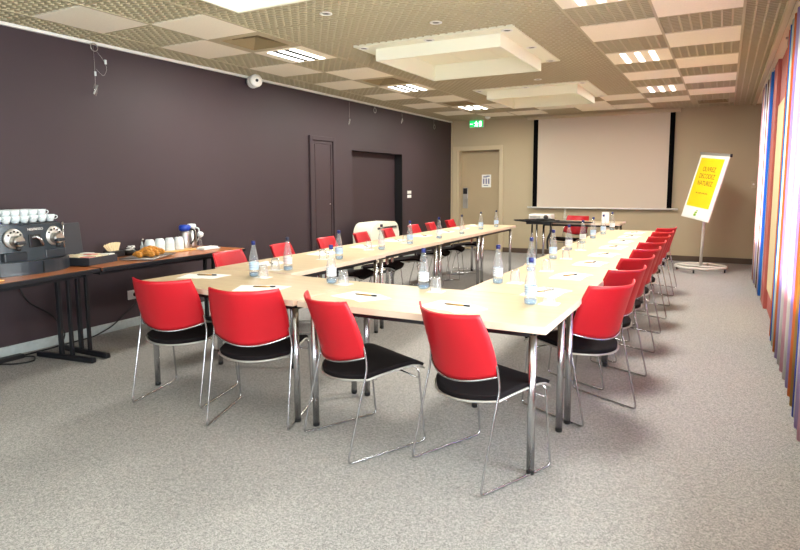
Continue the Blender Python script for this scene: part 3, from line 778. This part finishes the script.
nt_ = thing('door_notice', 'small printed paper notice taped to the beige door', 'notice', (-4.36, YB+.149, 1.44))
MB().box(-.10, .10, -.002, 0, -.13, .13).build('sheet', M['card'], nt_)
g = MB(); g.box(-.07, .02, -.003, -.002, .07, .095); g.box(.0, .07, -.003, -.002, .085, .11)
for x in (-.055, 0, .055): g.box(x-.018, x+.012, -.003, -.002, -.06, .05)
g.box(-.06, .04, -.003, -.002, -.10, -.085)
g.build('print', M['label_ink'], nt_)
sw = thing('wall_switch', 'white wall switch plate above another, right of the plum door recess', 'switch', (XL, 9.80, 1.235), 0, 'switch plates by the recess')
MB().box(0, .01, -.075, .075, -.028, .028, .003).build('plate', M['socket'], sw)
MB().box(.01, .014, -.06, -.01, -.018, .018, .002).build('rocker', M['white'], sw); MB().box(.01, .014, .01, .06, -.018, .018, .002).build('rocker', M['white'], sw)
s2 = copy_tree(sw); s2.location = (XL, 9.80, 1.16); s2['label'] = 'lower white wall switch plate, right of the plum door recess'
so = thing('wall_socket', 'white wall socket with a black plug, low on the plum wall under the buffet', 'socket', (XL, 3.885, .315))
MB().box(0, .012, -.055, .055, -.045, .045, .004).build('plate', M['socket'], so)
MB().lathe([(.02, .012), (.02, .035), (.01, .05)], (0, .02, 0), 14, 'X').build('plug', M['black'], so)
# thermostat on the back wall behind the curtain
th = thing('wall_thermostat', 'small beige thermostat on the back wall near the far curtain', 'thermostat', (.41, YB, 1.34))
MB().box(-.035, .035, -.02, 0, -.06, .06, .006).build('case', M['beige_trim'], th)
MB().lathe([(.015, -.028), (.015, -.02)], (0, 0, .01), 14, 'Y').build('dial', M['card'], th)

# ================================================================== HANGING WIRES ON THE LEFT WALL, CAMERA
def wire(y, z, kind, lab):
    t = thing('hanging_wire', lab, 'hanging wire', (XL+.06, y, ZC-.03), 0, 'wires and rings hanging by the plum wall')
    L_ = z-(ZC-.03)
    MB().tube([(0, 0, 0), (0, .004, L_*.5), (0, 0, L_)], .0013, 6).build('wire', M['alu'], t)
    if kind == 'ring':
        r = MB().tube([(0.01, .038*math.cos(a*PI/8), L_-.038+.04*math.sin(a*PI/8)) for a in range(16)], .004, 6, closed=True); r.build('ring', M['steel'], t)
    else:
        MB().lathe([(.0, .05), (.014, .03), (.022, 0), (.012, -.05), (.0, -.07)], (0, 0, L_), 10).build('glass_drop', M['glass'], t)
        MB().tube([(.0, .02, L_+.03), (.0, -.02, L_-.05)], .008, 6).build('clip', M['steel'], t)
    return t
w1 = wire(3.58, 2.25, 'drop', 'long wire with a ring and clips hanging by the plum wall above the coffee machine')
MB().tube([(0, .034*math.cos(a*PI/8)+.01, -.03+.034*math.sin(a*PI/8)) for a in range(16)], .004, 6, closed=True).build('ring', M['steel'], w1)
MB().tube([(0, .03, -.06), (.0, .10, -.13), (0, .13, -.2), (0, .09, -.28), (0, .02, -.22)], .0012, 6, .04).build('loose_wire', M['alu'], w1)
MB().box(-.006, .006, .105, .125, -.16, -.12, .002).build('clip', M['china'], w1)
MB().box(-.006, .006, -.002, .014, -.28, -.24, .002).build('clip', M['china'], w1)
wire(7.75, 2.33, 'drop', 'thin wire with a clip hanging above the space between the two plum doors')
wire(8.49, 2.60, 'ring', 'small metal ring hanging above the plum door recess, nearer the buffet')
wire(9.43, 2.49, 'drop', 'thin wire with a clip hanging above the far edge of the plum door recess')
wire(10.74, 2.52, 'ring', 'small metal ring hanging near the far corner of the plum wall')
cam_ = thing('wall_camera', 'small white round camera unit mounted high on the plum wall under the ceiling', 'camera', (XL, 5.62, 2.60))
MB().box(0, .05, -.03, .03, -.03, .03, .006).build('bracket', M['charcoal2'], cam_)
q = Matrix.Translation(Vector((.11, .0, 0))) @ Matrix.Rotation(math.radians(-28), 4, 'Z') @ Matrix.Scale(1.35, 4)
l1 = MB(); l1.lathe([(.045, -.06), (.055, -.04), (.055, .015)], (0, 0, 0), 24, 'X'); bmesh.ops.transform(l1.bm, matrix=q, verts=l1.bm.verts[:]); l1.build('housing', M['card'], cam_)
l1 = MB(); l1.lathe([(.050, .015), (.050, .03)], (0, 0, 0), 24, 'X'); bmesh.ops.transform(l1.bm, matrix=q, verts=l1.bm.verts[:]); l1.build('seam', M['louvre_dark'], cam_)
l1 = MB(); l1.lathe([(.056, .03), (.056, .05), (.04, .062), (.014, .064)], (0, 0, 0), 24, 'X'); bmesh.ops.transform(l1.bm, matrix=q, verts=l1.bm.verts[:]); l1.build('front_cover', M['white'], cam_)
l1 = MB(); l1.lathe([(.013, .062), (.013, .069)], (0, 0, 0), 16, 'X'); bmesh.ops.transform(l1.bm, matrix=q, verts=l1.bm.verts[:]); l1.build('lens', M['black'], cam_)

# ================================================================== AIR CONDITIONER
ac = thing('portable_air_conditioner', 'white rounded portable air conditioner with a black top grille by the plum wall', 'air conditioner', (XL+.32, 8.07, 0))
poly = []
W2, H2, r = .44, .80, .17
for cxx, a0 in ((W2-r, 0), (-W2+r, 90)):
    for k in range(9):
        a = math.radians(a0+k*90/8); poly.append((cxx+r*math.cos(a), H2-r+r*math.sin(a)))
poly += [(-W2, .05), (W2, .05)]
MB().prism(poly, -.15, .17, f3=lambda x, y, z: Vector((z, x, y)), bev=.015).build('body', M['cream'], ac)
MB().box(.171, .180, -.25, .34, .70, .73, .003).build('outlet_grille', M['grille'], ac)
g = MB()
for k in range(14): g.box(.181, .185, -.23+.045*k, -.226+.045*k, .708, .737)
g.build('vane', M['alu'], ac)
MB().box(-.13, .15, -.4, .4, 0, .05, .01).build('base', M['charcoal2'], ac)

# ================================================================== CURTAINS
def curtain(y0, y1, lab, xc, ztop, pitch=.19, amp=.026):
    t = thing('striped_curtain', lab, 'curtain', (xc, 0, 0), 0, 'striped curtains at the windows')
    n = int((y1-y0)/pitch*8)
    def P(u, v):
        y = y0+(y1-y0)*u; ph = (y-y0)/pitch
        # soft box pleats
        s = math.sin(2*PI*ph); x = amp*math.copysign(abs(s)**.6, s)*(1-.15*v)
        x += .008*math.sin(y*3.1)
        return Vector((x, y+.006*math.sin(9*y+3*v), .035+v*(ztop-.035)))
    MB().shell(P, n, 6, .002).build('curtain_cloth', M['curtain'], t)
    MB().box(-.012, .012, y0-.05, y1+.05, ztop+.002, ztop+.020, .003).build('curtain_track', M['white'], t)
    return t
curtain(2.75, 6.12, 'multicoloured vertically striped curtain nearest the camera, cut by the right edge', .428, 2.64)
curtain(8.16, 9.95, 'multicoloured vertically striped curtain beyond the maroon wall strip, by the back wall', .420, 2.64)
curtain(-2.3, -.5, 'striped curtain drawn aside at the window behind the camera', .405, 2.64)
hk = thing('curtain_hook', 'small metal hook at the free end of the near curtain track', 'hook', (.43, 6.55, 2.60))
MB().tube([(0, 0, .07), (0, 0, .01), (.0, -.03, -.01), (0, -.05, .01)], .005, 6, .01).build('hook_wire', M['steel'], hk)
MB().box(-.02, .02, -.02, .02, .055, .07, .003).build('hook_plate', M['steel'], hk)

# ================================================================== BUFFET
H = .745
def buffet(label, cx, cy, ly_, wx, rot, legs):
    t = thing('buffet_table', label, 'table', (cx, cy, 0), rot, 'black-framed wooden tables along the plum wall')
    hx, hy = wx/2, ly_/2-.002
    MB().box(-hx, hx, -hy, hy, H-.022, H, .002).build('tabletop', M['cherry'], t)
    e = MB(); e.box(hx, hx+.012, -hy, hy, H-.034, H-.001, .004); e.box(-hx-.012, -hx, -hy, hy, H-.034, H-.001, .004)
    e.box(-hx, hx, -hy-.001, -hy+.0, H-.034, H-.001); e.box(-hx, hx, hy, hy+.001, H-.034, H-.001)
    e.build('edge_band', M['blackmetal'], t)
    f = MB(); f.box(hx-.12, hx-.09, -hy+.05, hy-.05, H-.07, H-.023); f.box(-hx+.03, -hx+.06, -hy+.05, hy-.05, H-.07, H-.023)
    f.build('under_rail', M['blackmetal'], t)
    for ly0 in legs:
        l = MB(); l.box(-.30, .30, ly0-.022, ly0+.022, 0.0, .042, .01)
        l.box(-.055, -.02, ly0-.014, ly0+.014, .04, H-.05, .004); l.box(.06, .088, ly0-.012, ly0+.012, .04, H-.05, .003)
        l.box(-.29, .29, ly0-.02, ly0+.02, H-.06, H-.024)
        l.build('leg', M['blackmetal'], t)
    return t
buffet('wooden buffet table with black edge under the coffee machine, cut by the left edge', -4.478, 2.128, 1.62, .66, math.radians(8), (.735,))
buffet('wooden buffet table with black edge holding the pastries and flasks', -4.60, 3.79, 1.60, .68, 0, (-.76, .62))
# coffee machine: origin at centre of its base, front = +X
HZ = H+.001
cm = thing('coffee_machine', 'large charcoal two-group coffee machine on the buffet with cups on top', 'coffee machine', (-4.64, 2.575, HZ), math.radians(6))
def front(hw, xb, xf, bul, n=12):
    p = [(xb, -hw)]
    for k in range(n+1):
        y = -hw+2*hw*k/n; p.append((xf+bul*(1-(y/hw)**2), y))
    p.append((xb, hw)); return p
MB().prism(front(.252, -.20, .16, .05), .09, .355, bev=.006).build('body', M['charcoal'], cm)
MB().prism(front(.305, -.21, .165, .105), .0, .095, bev=.008).build('base_tray', M['charcoal2'], cm)
MB().prism(front(.24, -.18, .14, .045), .355, .368, bev=.003).build('cup_rail', M['charcoal2'], cm)
MB().box(.268, .285, -.003, .003, .005, .09).build('tray_seam', M['black'], cm)
for yy in (-.155, .158):
    xf = .16+.05*(1-(yy/.252)**2)
    MB().box(xf-.03, xf+.022, yy-.085, yy+.085, .10, .165, .008).build('capsule_drawer', M['charcoal2'], cm)
    gh = MB().lathe([(.070, -.012), (.073, .004), (.068, .013), (.02, .015)], (xf, yy, .262), 28, 'X').build('brew_group', M['alu'], cm)
    kn = MB()
    for a in (30, 60, 90, 120, 150): kn.lathe([(.007, .013), (.007, .018)], (xf, yy+.052*math.cos(math.radians(a)), .262+.052*math.sin(math.radians(a))), 8, 'X')
    kn.build('button', M['black'], gh)
    MB().lathe([(.040, .010), (.040, .055), (.034, .075)], (xf, yy, .245), 20, 'X').build('capsule_head', M['steel'], gh)
    MB().box(xf+.015, xf+.095, yy-.036, yy+.036, .222, .246, .008).build('lever', M['charcoal2'], gh)
    MB().lathe([(.014, -.0), (.018, .03)], (xf+.05, yy, .178), 12).build('spout', M['black'], gh)
hw_ = MB(); hw_.tube([(.205, -.03, .255), (.235, -.01, .27), (.245, .015, .245), (.235, .035, .20)], .013, 8, .02); hw_.build('steam_lever', M['chrome'], cm)
MB().prism([(.19, -.06), (.216, -.05), (.216, .04), (.19, .05)], .19, .285, bev=.004).build('lever_housing', M['black'], cm)
MB().lathe([(.008, .10), (.008, .36)], (.17, .258, 0), 10).build('side_rod', M['chrome'], cm)
o = text('NESPRESSO', .024, M['white'], cm, (.214, 0, .322), (PI/2, 0, PI/2))
MB().box(-.15, .1, -.36, -.295, .0, .30, .02).build('water_tank', M['glass'], cm)
# cups on top of the coffee machine
def cup_proto():
    t = thing('coffee_cup', '', 'cup', group='white cups stacked on the coffee machine')
    MB().lathe([(.020, 0), (.024, .003), (.034, .03), (.037, .052), (.0345, .052), (.032, .03), (.021, .006), (.001, .005)], n=20, cap=False).build('cup_body', M['china'], t)
    MB().tube([(.034, 0, .044), (.052, 0, .042), (.054, 0, .026), (.034, 0, .016)], .0035, 6, .012).build('cup_handle', M['china'], t)
    return t
cp = cup_proto(); cu = False
ca, sa = math.cos(math.radians(6)), math.sin(math.radians(6))
for lay in range(2):
    for r_ in range(3):
        ncol = 7 if lay == 0 else 6
        for k in range(ncol):
            if lay == 1 and r_ == 0 and k == 5: pass
            lx = .125-.078*r_+(.0 if lay == 0 else -.002); lyy = -.225+.069*k+(.0 if lay == 0 else .0)
            if lay == 0: lyy += 0
            z = HZ+.3685+lay*.041
            pos = ['window-side front row', 'middle row', 'wall-side row'][r_] if lay == 0 else ['front row', 'middle row', 'rear row'][r_]
            lab = 'white coffee cup, %s layer on the coffee machine, %s, %s from the left' % (('bottom', 'top')[lay], pos, ('first', 'second', 'third', 'fourth', 'fifth', 'sixth', 'seventh')[k])
            place(cp, cu, (-4.64+lx*ca-lyy*sa, 2.575+lx*sa+lyy*ca, z), math.radians(40+random.uniform(-15, 15)), lab); cu = True
# capsule / tea chest
bx = thing('tea_chest', 'open black presentation box with pink and cream packets, lid up, beside the coffee machine', 'box', (-4.62, 3.12, HZ), math.radians(14))
k_ = MB(); k_.box(-.16, .16, -.16, .16, 0, .012); k_.box(-.16, .16, -.16, -.152, .012, .062, .001); k_.box(-.16, .16, .152, .16, .012, .062, .001)
k_.box(-.16, -.152, -.152, .152, .012, .062, .001); k_.box(.152, .16, -.152, .152, .012, .062, .001)
k_.build('box_base', M['leather'], bx)
MB().box(-.19, -.175, -.185, .165, .045, .345, .006, rot=Matrix.Rotation(-.10, 4, 'Y')).build('box_lid', M['leather'], bx)
for i in range(3):
    for j in range(4):
        MB().box(-.145+.1*i, -.052+.1*i, -.146+.075*j, -.078+.075*j, .03, .066+.004*((i+j) % 2), .004).build('packet', M[('packet_pink', 'packet_cream', 'packet_cream', 'card')[(i*2+j) % 4]], bx)
# sugar stick holder
sg = thing('sugar_holder', 'black holder with a fan of pale sugar sticks behind the pastry plate', 'holder', (-4.80, 3.50, HZ))
MB().box(-.05, .05, -.075, .075, 0, .055, .006).build('holder_box', M['black'], sg)
for k in range(9):
    a = (k-5.5)*.13
    MB().box(-.008+.004*(k % 3), .0+.004*(k % 3), -.011, .011, .0, .085, .002, rot=Matrix.Translation(Vector((0, -.035+.008*k, .045))) @ Matrix.Rotation(-a, 4, 'X')).build('sugar_stick', M['sugar'], sg)
wb = thing('sweetener_bowl', 'black dish filled with white sachets between the sugar sticks and pastries', 'bowl', (-4.78, 3.66, HZ))
MB().lathe([(.045, 0), (.06, .01), (.062, .05), (.056, .05), (.052, .012), (.001, .01)], n=24, cap=False).build('dish', M['black'], wb)
sb_ = MB(); random.seed(5)
for k in range(14):
    a = random.uniform(0, 6.28); r = random.uniform(0, .032)
    sb_.box(-.02, .02, -.010, .010, -.003, .003, .001, rot=Matrix.Translation(Vector((r*math.cos(a), r*math.sin(a), .045+.003*k))) @ Matrix.Rotation(a, 4, 'Z') @ Matrix.Rotation(.3, 4, 'X'))
sb_.build('sachets', M['card'], wb)['kind'] = 'stuff'
ml = thing('milk_dispenser', 'slim white pump bottle behind the pastry plate', 'bottle', (-4.80, 3.80, HZ))
MB().lathe([(.018, 0), (.020, .005), (.020, .07), (.010, .085), (.008, .11)], n=16).build('pump_body', M['china'], ml)
MB().tube([(0, 0, .105), (0, 0, .13), (.03, -.01, .135)], .006, 8, .01).build('pump_nozzle', M['steel'], ml)
# pastry plate
pl = thing('pastry_plate', 'grey rectangular plate of croissants on the buffet', 'plate', (-4.47, 3.60, HZ), math.radians(28))
MB().prism([(-.15, -.22), (.13, -.22), (.15, .22), (-.13, .22)], .004, .014, bev=.003).build('plate_body', M['alu'], pl)
rm = MB(); rm.tube([(-.155, -.225, .016), (.135, -.225, .016), (.155, .225, .016), (-.135, .225, .016)], .005, 6, closed=True); rm.build('plate_rim', M['steel'], pl)
def croissant():
    t = tag(MB().tube([(.024*math.cos(a), .048*math.sin(a)+.0, .025+.003*math.sin(a*3)) for a in [(-100+200*k/16)*PI/180 for k in range(17)]], .02, 10,
            rs=[.004+.025*math.sin(PI*k/16)*(1 if k % 4 else .8) for k in range(17)]).build('croissant', M['croissant']), '', 'croissant', 'croissants on the buffet plate')
    return t
cr = croissant(); cru = False
for k in range(7):
    lx, lyy = (.045 if k % 2 else -.035), -.165+.054*k
    c_, s_ = math.cos(math.radians(28)), math.sin(math.radians(28))
    place(cr, cru, (-4.47+lx*c_-lyy*s_, 3.60+lx*s_+lyy*c_, HZ+.0185), math.radians(85+12*(k % 3)), 'golden croissant on the grey plate, %s from the coffee machine end' % ('first', 'second', 'third', 'fourth', 'fifth', 'sixth', 'seventh')[k]); cru = True
for k in range(2):
    lx, lyy = .0, -.05+.11*k
    place(cr, True, (-4.47+lx*c_-lyy*s_, 3.60+lx*s_+lyy*c_, HZ+.045), math.radians(105+20*k), 'golden croissant lying on top of the others, %s' % ('nearer the sugar sticks', 'nearer the white cups')[k])
# upturned stacks of white cups
def stack():
    t = thing('cup_stack', '', 'stacked cups', group='upturned white cup stacks on the buffet')
    for k in range(3):
        z = .028*k
        MB().lathe([(.047, z), (.048, z+.004), (.045, z+.035), (.036, z+.062), (.024, z+.066), (.001, z+.066)], n=22, cap=False).build('cup', M['china'], t)
    return t
st = stack(); su = False
tr = tag(MB().box(-.10, .10, -.27, .27, 0, .012, .004).build('serving_tray', M['tray_wood'], None, (-4.68, 4.02, HZ)), 'light wooden tray under the white cup stacks', 'tray')
for k in range(4):
    place(st, su, (-4.72+.01*k, 3.82+.105*k, HZ+.0125), 0, 'upturned stack of white cups on the buffet, %s from the croissants' % ('first', 'second', 'third', 'fourth')[k]); su = True
def flask(loc, lidm, lab, s):
    t = thing('thermos_flask', lab, 'flask', loc, math.radians(20), 'steel thermos flasks on the buffet')
    MB().lathe([(.058*s, 0), (.060*s, .01), (.060*s, .12), (.052*s, .165), (.044*s, .185)], n=26).build('flask_body', M['steel'], t)
    MB().lathe([(.045*s, .184), (.056*s, .19), (.058*s, .225), (.046*s, .24), (.001, .243)], n=24, cap=False).build('flask_lid', M[lidm], t)
    MB().tube([(.05*s, 0, .20), (.10*s, 0, .195), (.105*s, 0, .10), (.06*s, 0, .05)], .008, 8, .03).build('flask_handle', M['black' if lidm == 'flask_blue' else 'china'], t)
    return t
flask((-4.76, 4.28, HZ), 'flask_blue', 'steel thermos flask with a bright blue lid on the buffet', 1.0)
flask((-4.84, 4.44, HZ), 'china', 'steel thermos flask with a white lid behind the blue-lidded one', .8)
pm = thing('pump_bottle', 'small white pump dispenser beside the white-lidded flask', 'bottle', (-4.74, 4.46, HZ))
MB().lathe([(.014, 0), (.016, .004), (.012, .06), (.010, .10)], n=14).build('pump_body', M['glass'], pm)
MB().lathe([(.010, .10), (.032, .115), (.034, .14), (.018, .16), (.001, .163)], n=18, cap=False).build('pump_head', M['china'], pm)
ds = thing('white_dish', 'low white oval dish with folded napkins at the far end of the buffet', 'dish', (-4.54, 4.36, HZ))
MB().box(-.07, .07, -.11, .11, 0, .012, .005).build('dish_body', M['china'], ds)
MB().box(-.055, .055, -.09, .09, .0125, .024, .003).build('napkins', M['paper'], ds)
# wooden stir tray left of the machine front
cs = tag(MB().box(-.03, .03, -.10, .10, 0, .010, .003).build('wooden_coaster', M['tray_wood'], None, (-4.27, 2.16, HZ)), 'pale wooden strip lying in front of the coffee machine at the left edge', 'tray')
# cables
c1 = MB().tube([(XL+.03, 2.78, .60), (XL+.04, 2.86, .42), (XL+.05, 3.05, .28), (XL+.05, 3.16, .10), (XL+.10, 3.08, .012), (XL+.12, 2.85, .010), (XL+.13, 2.72, .012)], .006, 8, .06)
tag(c1.build('power_cable', M['cable']), 'black power cable hanging from the coffee machine to the floor', 'cable')
c2 = MB().tube([(XL+.045, 3.905, .315), (XL+.09, 3.85, .24), (XL+.06, 3.60, .06), (XL+.08, 3.40, .012), (XL+.10, 3.0, .010), (XL+.12, 2.74, .011)], .006, 8, .06)
tag(c2.build('power_cable', M['cable']), 'black power cable running from the wall socket down along the skirting', 'cable')
c3 = MB().tube([(XL+.17, 2.50, .010), (XL+.32, 2.58, .010), (XL+.36, 2.70, .010), (XL+.22, 2.78, .010), (XL+.16, 2.72, .012)], .006, 8, .06)
tag(c3.build('power_cable', M['cable']), 'black cable looping on the carpet at the left edge', 'cable')
pb = thing('power_strip', 'black power strip on the carpet at the left edge by the skirting', 'power strip', (XL+.14, 2.60, 0), 0)
MB().box(-.03, .03, -.15, .13, 0, .035, .006).build('case', M['black'], pb)
g = MB()
for k in range(4): g.lathe([(.017, .035), (.017, .037)], (0, -.11+.06*k, 0), 12)
g.build('outlet', M['charcoal'], pb)

# ================================================================== LIGHT
def area(loc, rot, sx, sy, e, col, name='daylight_fill'):
    L = bpy.data.lights.new(name, 'AREA'); L.shape = 'RECTANGLE'; L.size = sx; L.size_y = sy; L.energy = e; L.color = col
    o = bpy.data.objects.new(name, L); COL.objects.link(o); o.location = loc; o.rotation_euler = rot
    return o
for i, (ya, yb, za, zb) in enumerate(wy):
    e = (150, 140, 120, 350, 380)[i]
    area((XR+.45, (ya+yb)/2, (za+zb)/2-.15), (0, math.radians(90+32), 0), zb-za, yb-ya, e, (.93, .98, 1))
area((-2.4, YF-.45, 1.2), (math.radians(90+28), 0, 0), 3.4, 1.7, 50, (.95, .99, 1))  # added fill lamp outside the invented front window, tilted up to brighten the room
W = bpy.data.worlds.new('daylight_sky'); scene.world = W; W.use_nodes = True
bg = W.node_tree.nodes['Background']; bg.inputs['Color'].default_value = (.8, .9, 1, 1); bg.inputs['Strength'].default_value = 1.5

# ================================================================== CAMERA
f_, yaw, pitch, roll, Hc, cyy = 601.366, .4944, .1119, -.0052, 1.3785, 251.963
fw = Vector((-math.sin(yaw)*math.cos(pitch), math.cos(yaw)*math.cos(pitch), -math.sin(pitch)))
r = Vector((math.cos(yaw), math.sin(yaw), 0)); u = r.cross(fw)
c, s = math.cos(roll), math.sin(roll)
r2 = c*r+s*u; u2 = -s*r+c*u
cam = bpy.data.cameras.new('camera'); co = bpy.data.objects.new('camera', cam); COL.objects.link(co)
mtx = Matrix((r2, u2, -fw)).transposed().to_4x4(); mtx.translation = Vector((0, 0, Hc)); co.matrix_world = mtx
cam.sensor_width = 36; cam.sensor_fit = 'HORIZONTAL'; cam.lens = f_/800*36; cam.shift_y = -(275-cyy)/800
cam.clip_start = .05; cam.clip_end = 60
scene.camera = co
vs = scene.view_settings; vs.view_transform = 'Standard'; vs.look = 'None'; vs.gamma = 1; vs.use_curve_mapping = False; vs.exposure = .78
cy = scene.cycles
cy.max_bounces = 8; cy.diffuse_bounces = 5; cy.transparent_max_bounces = 16; cy.caustics_reflective = False; cy.caustics_refractive = False
cy.sample_clamp_indirect = 6
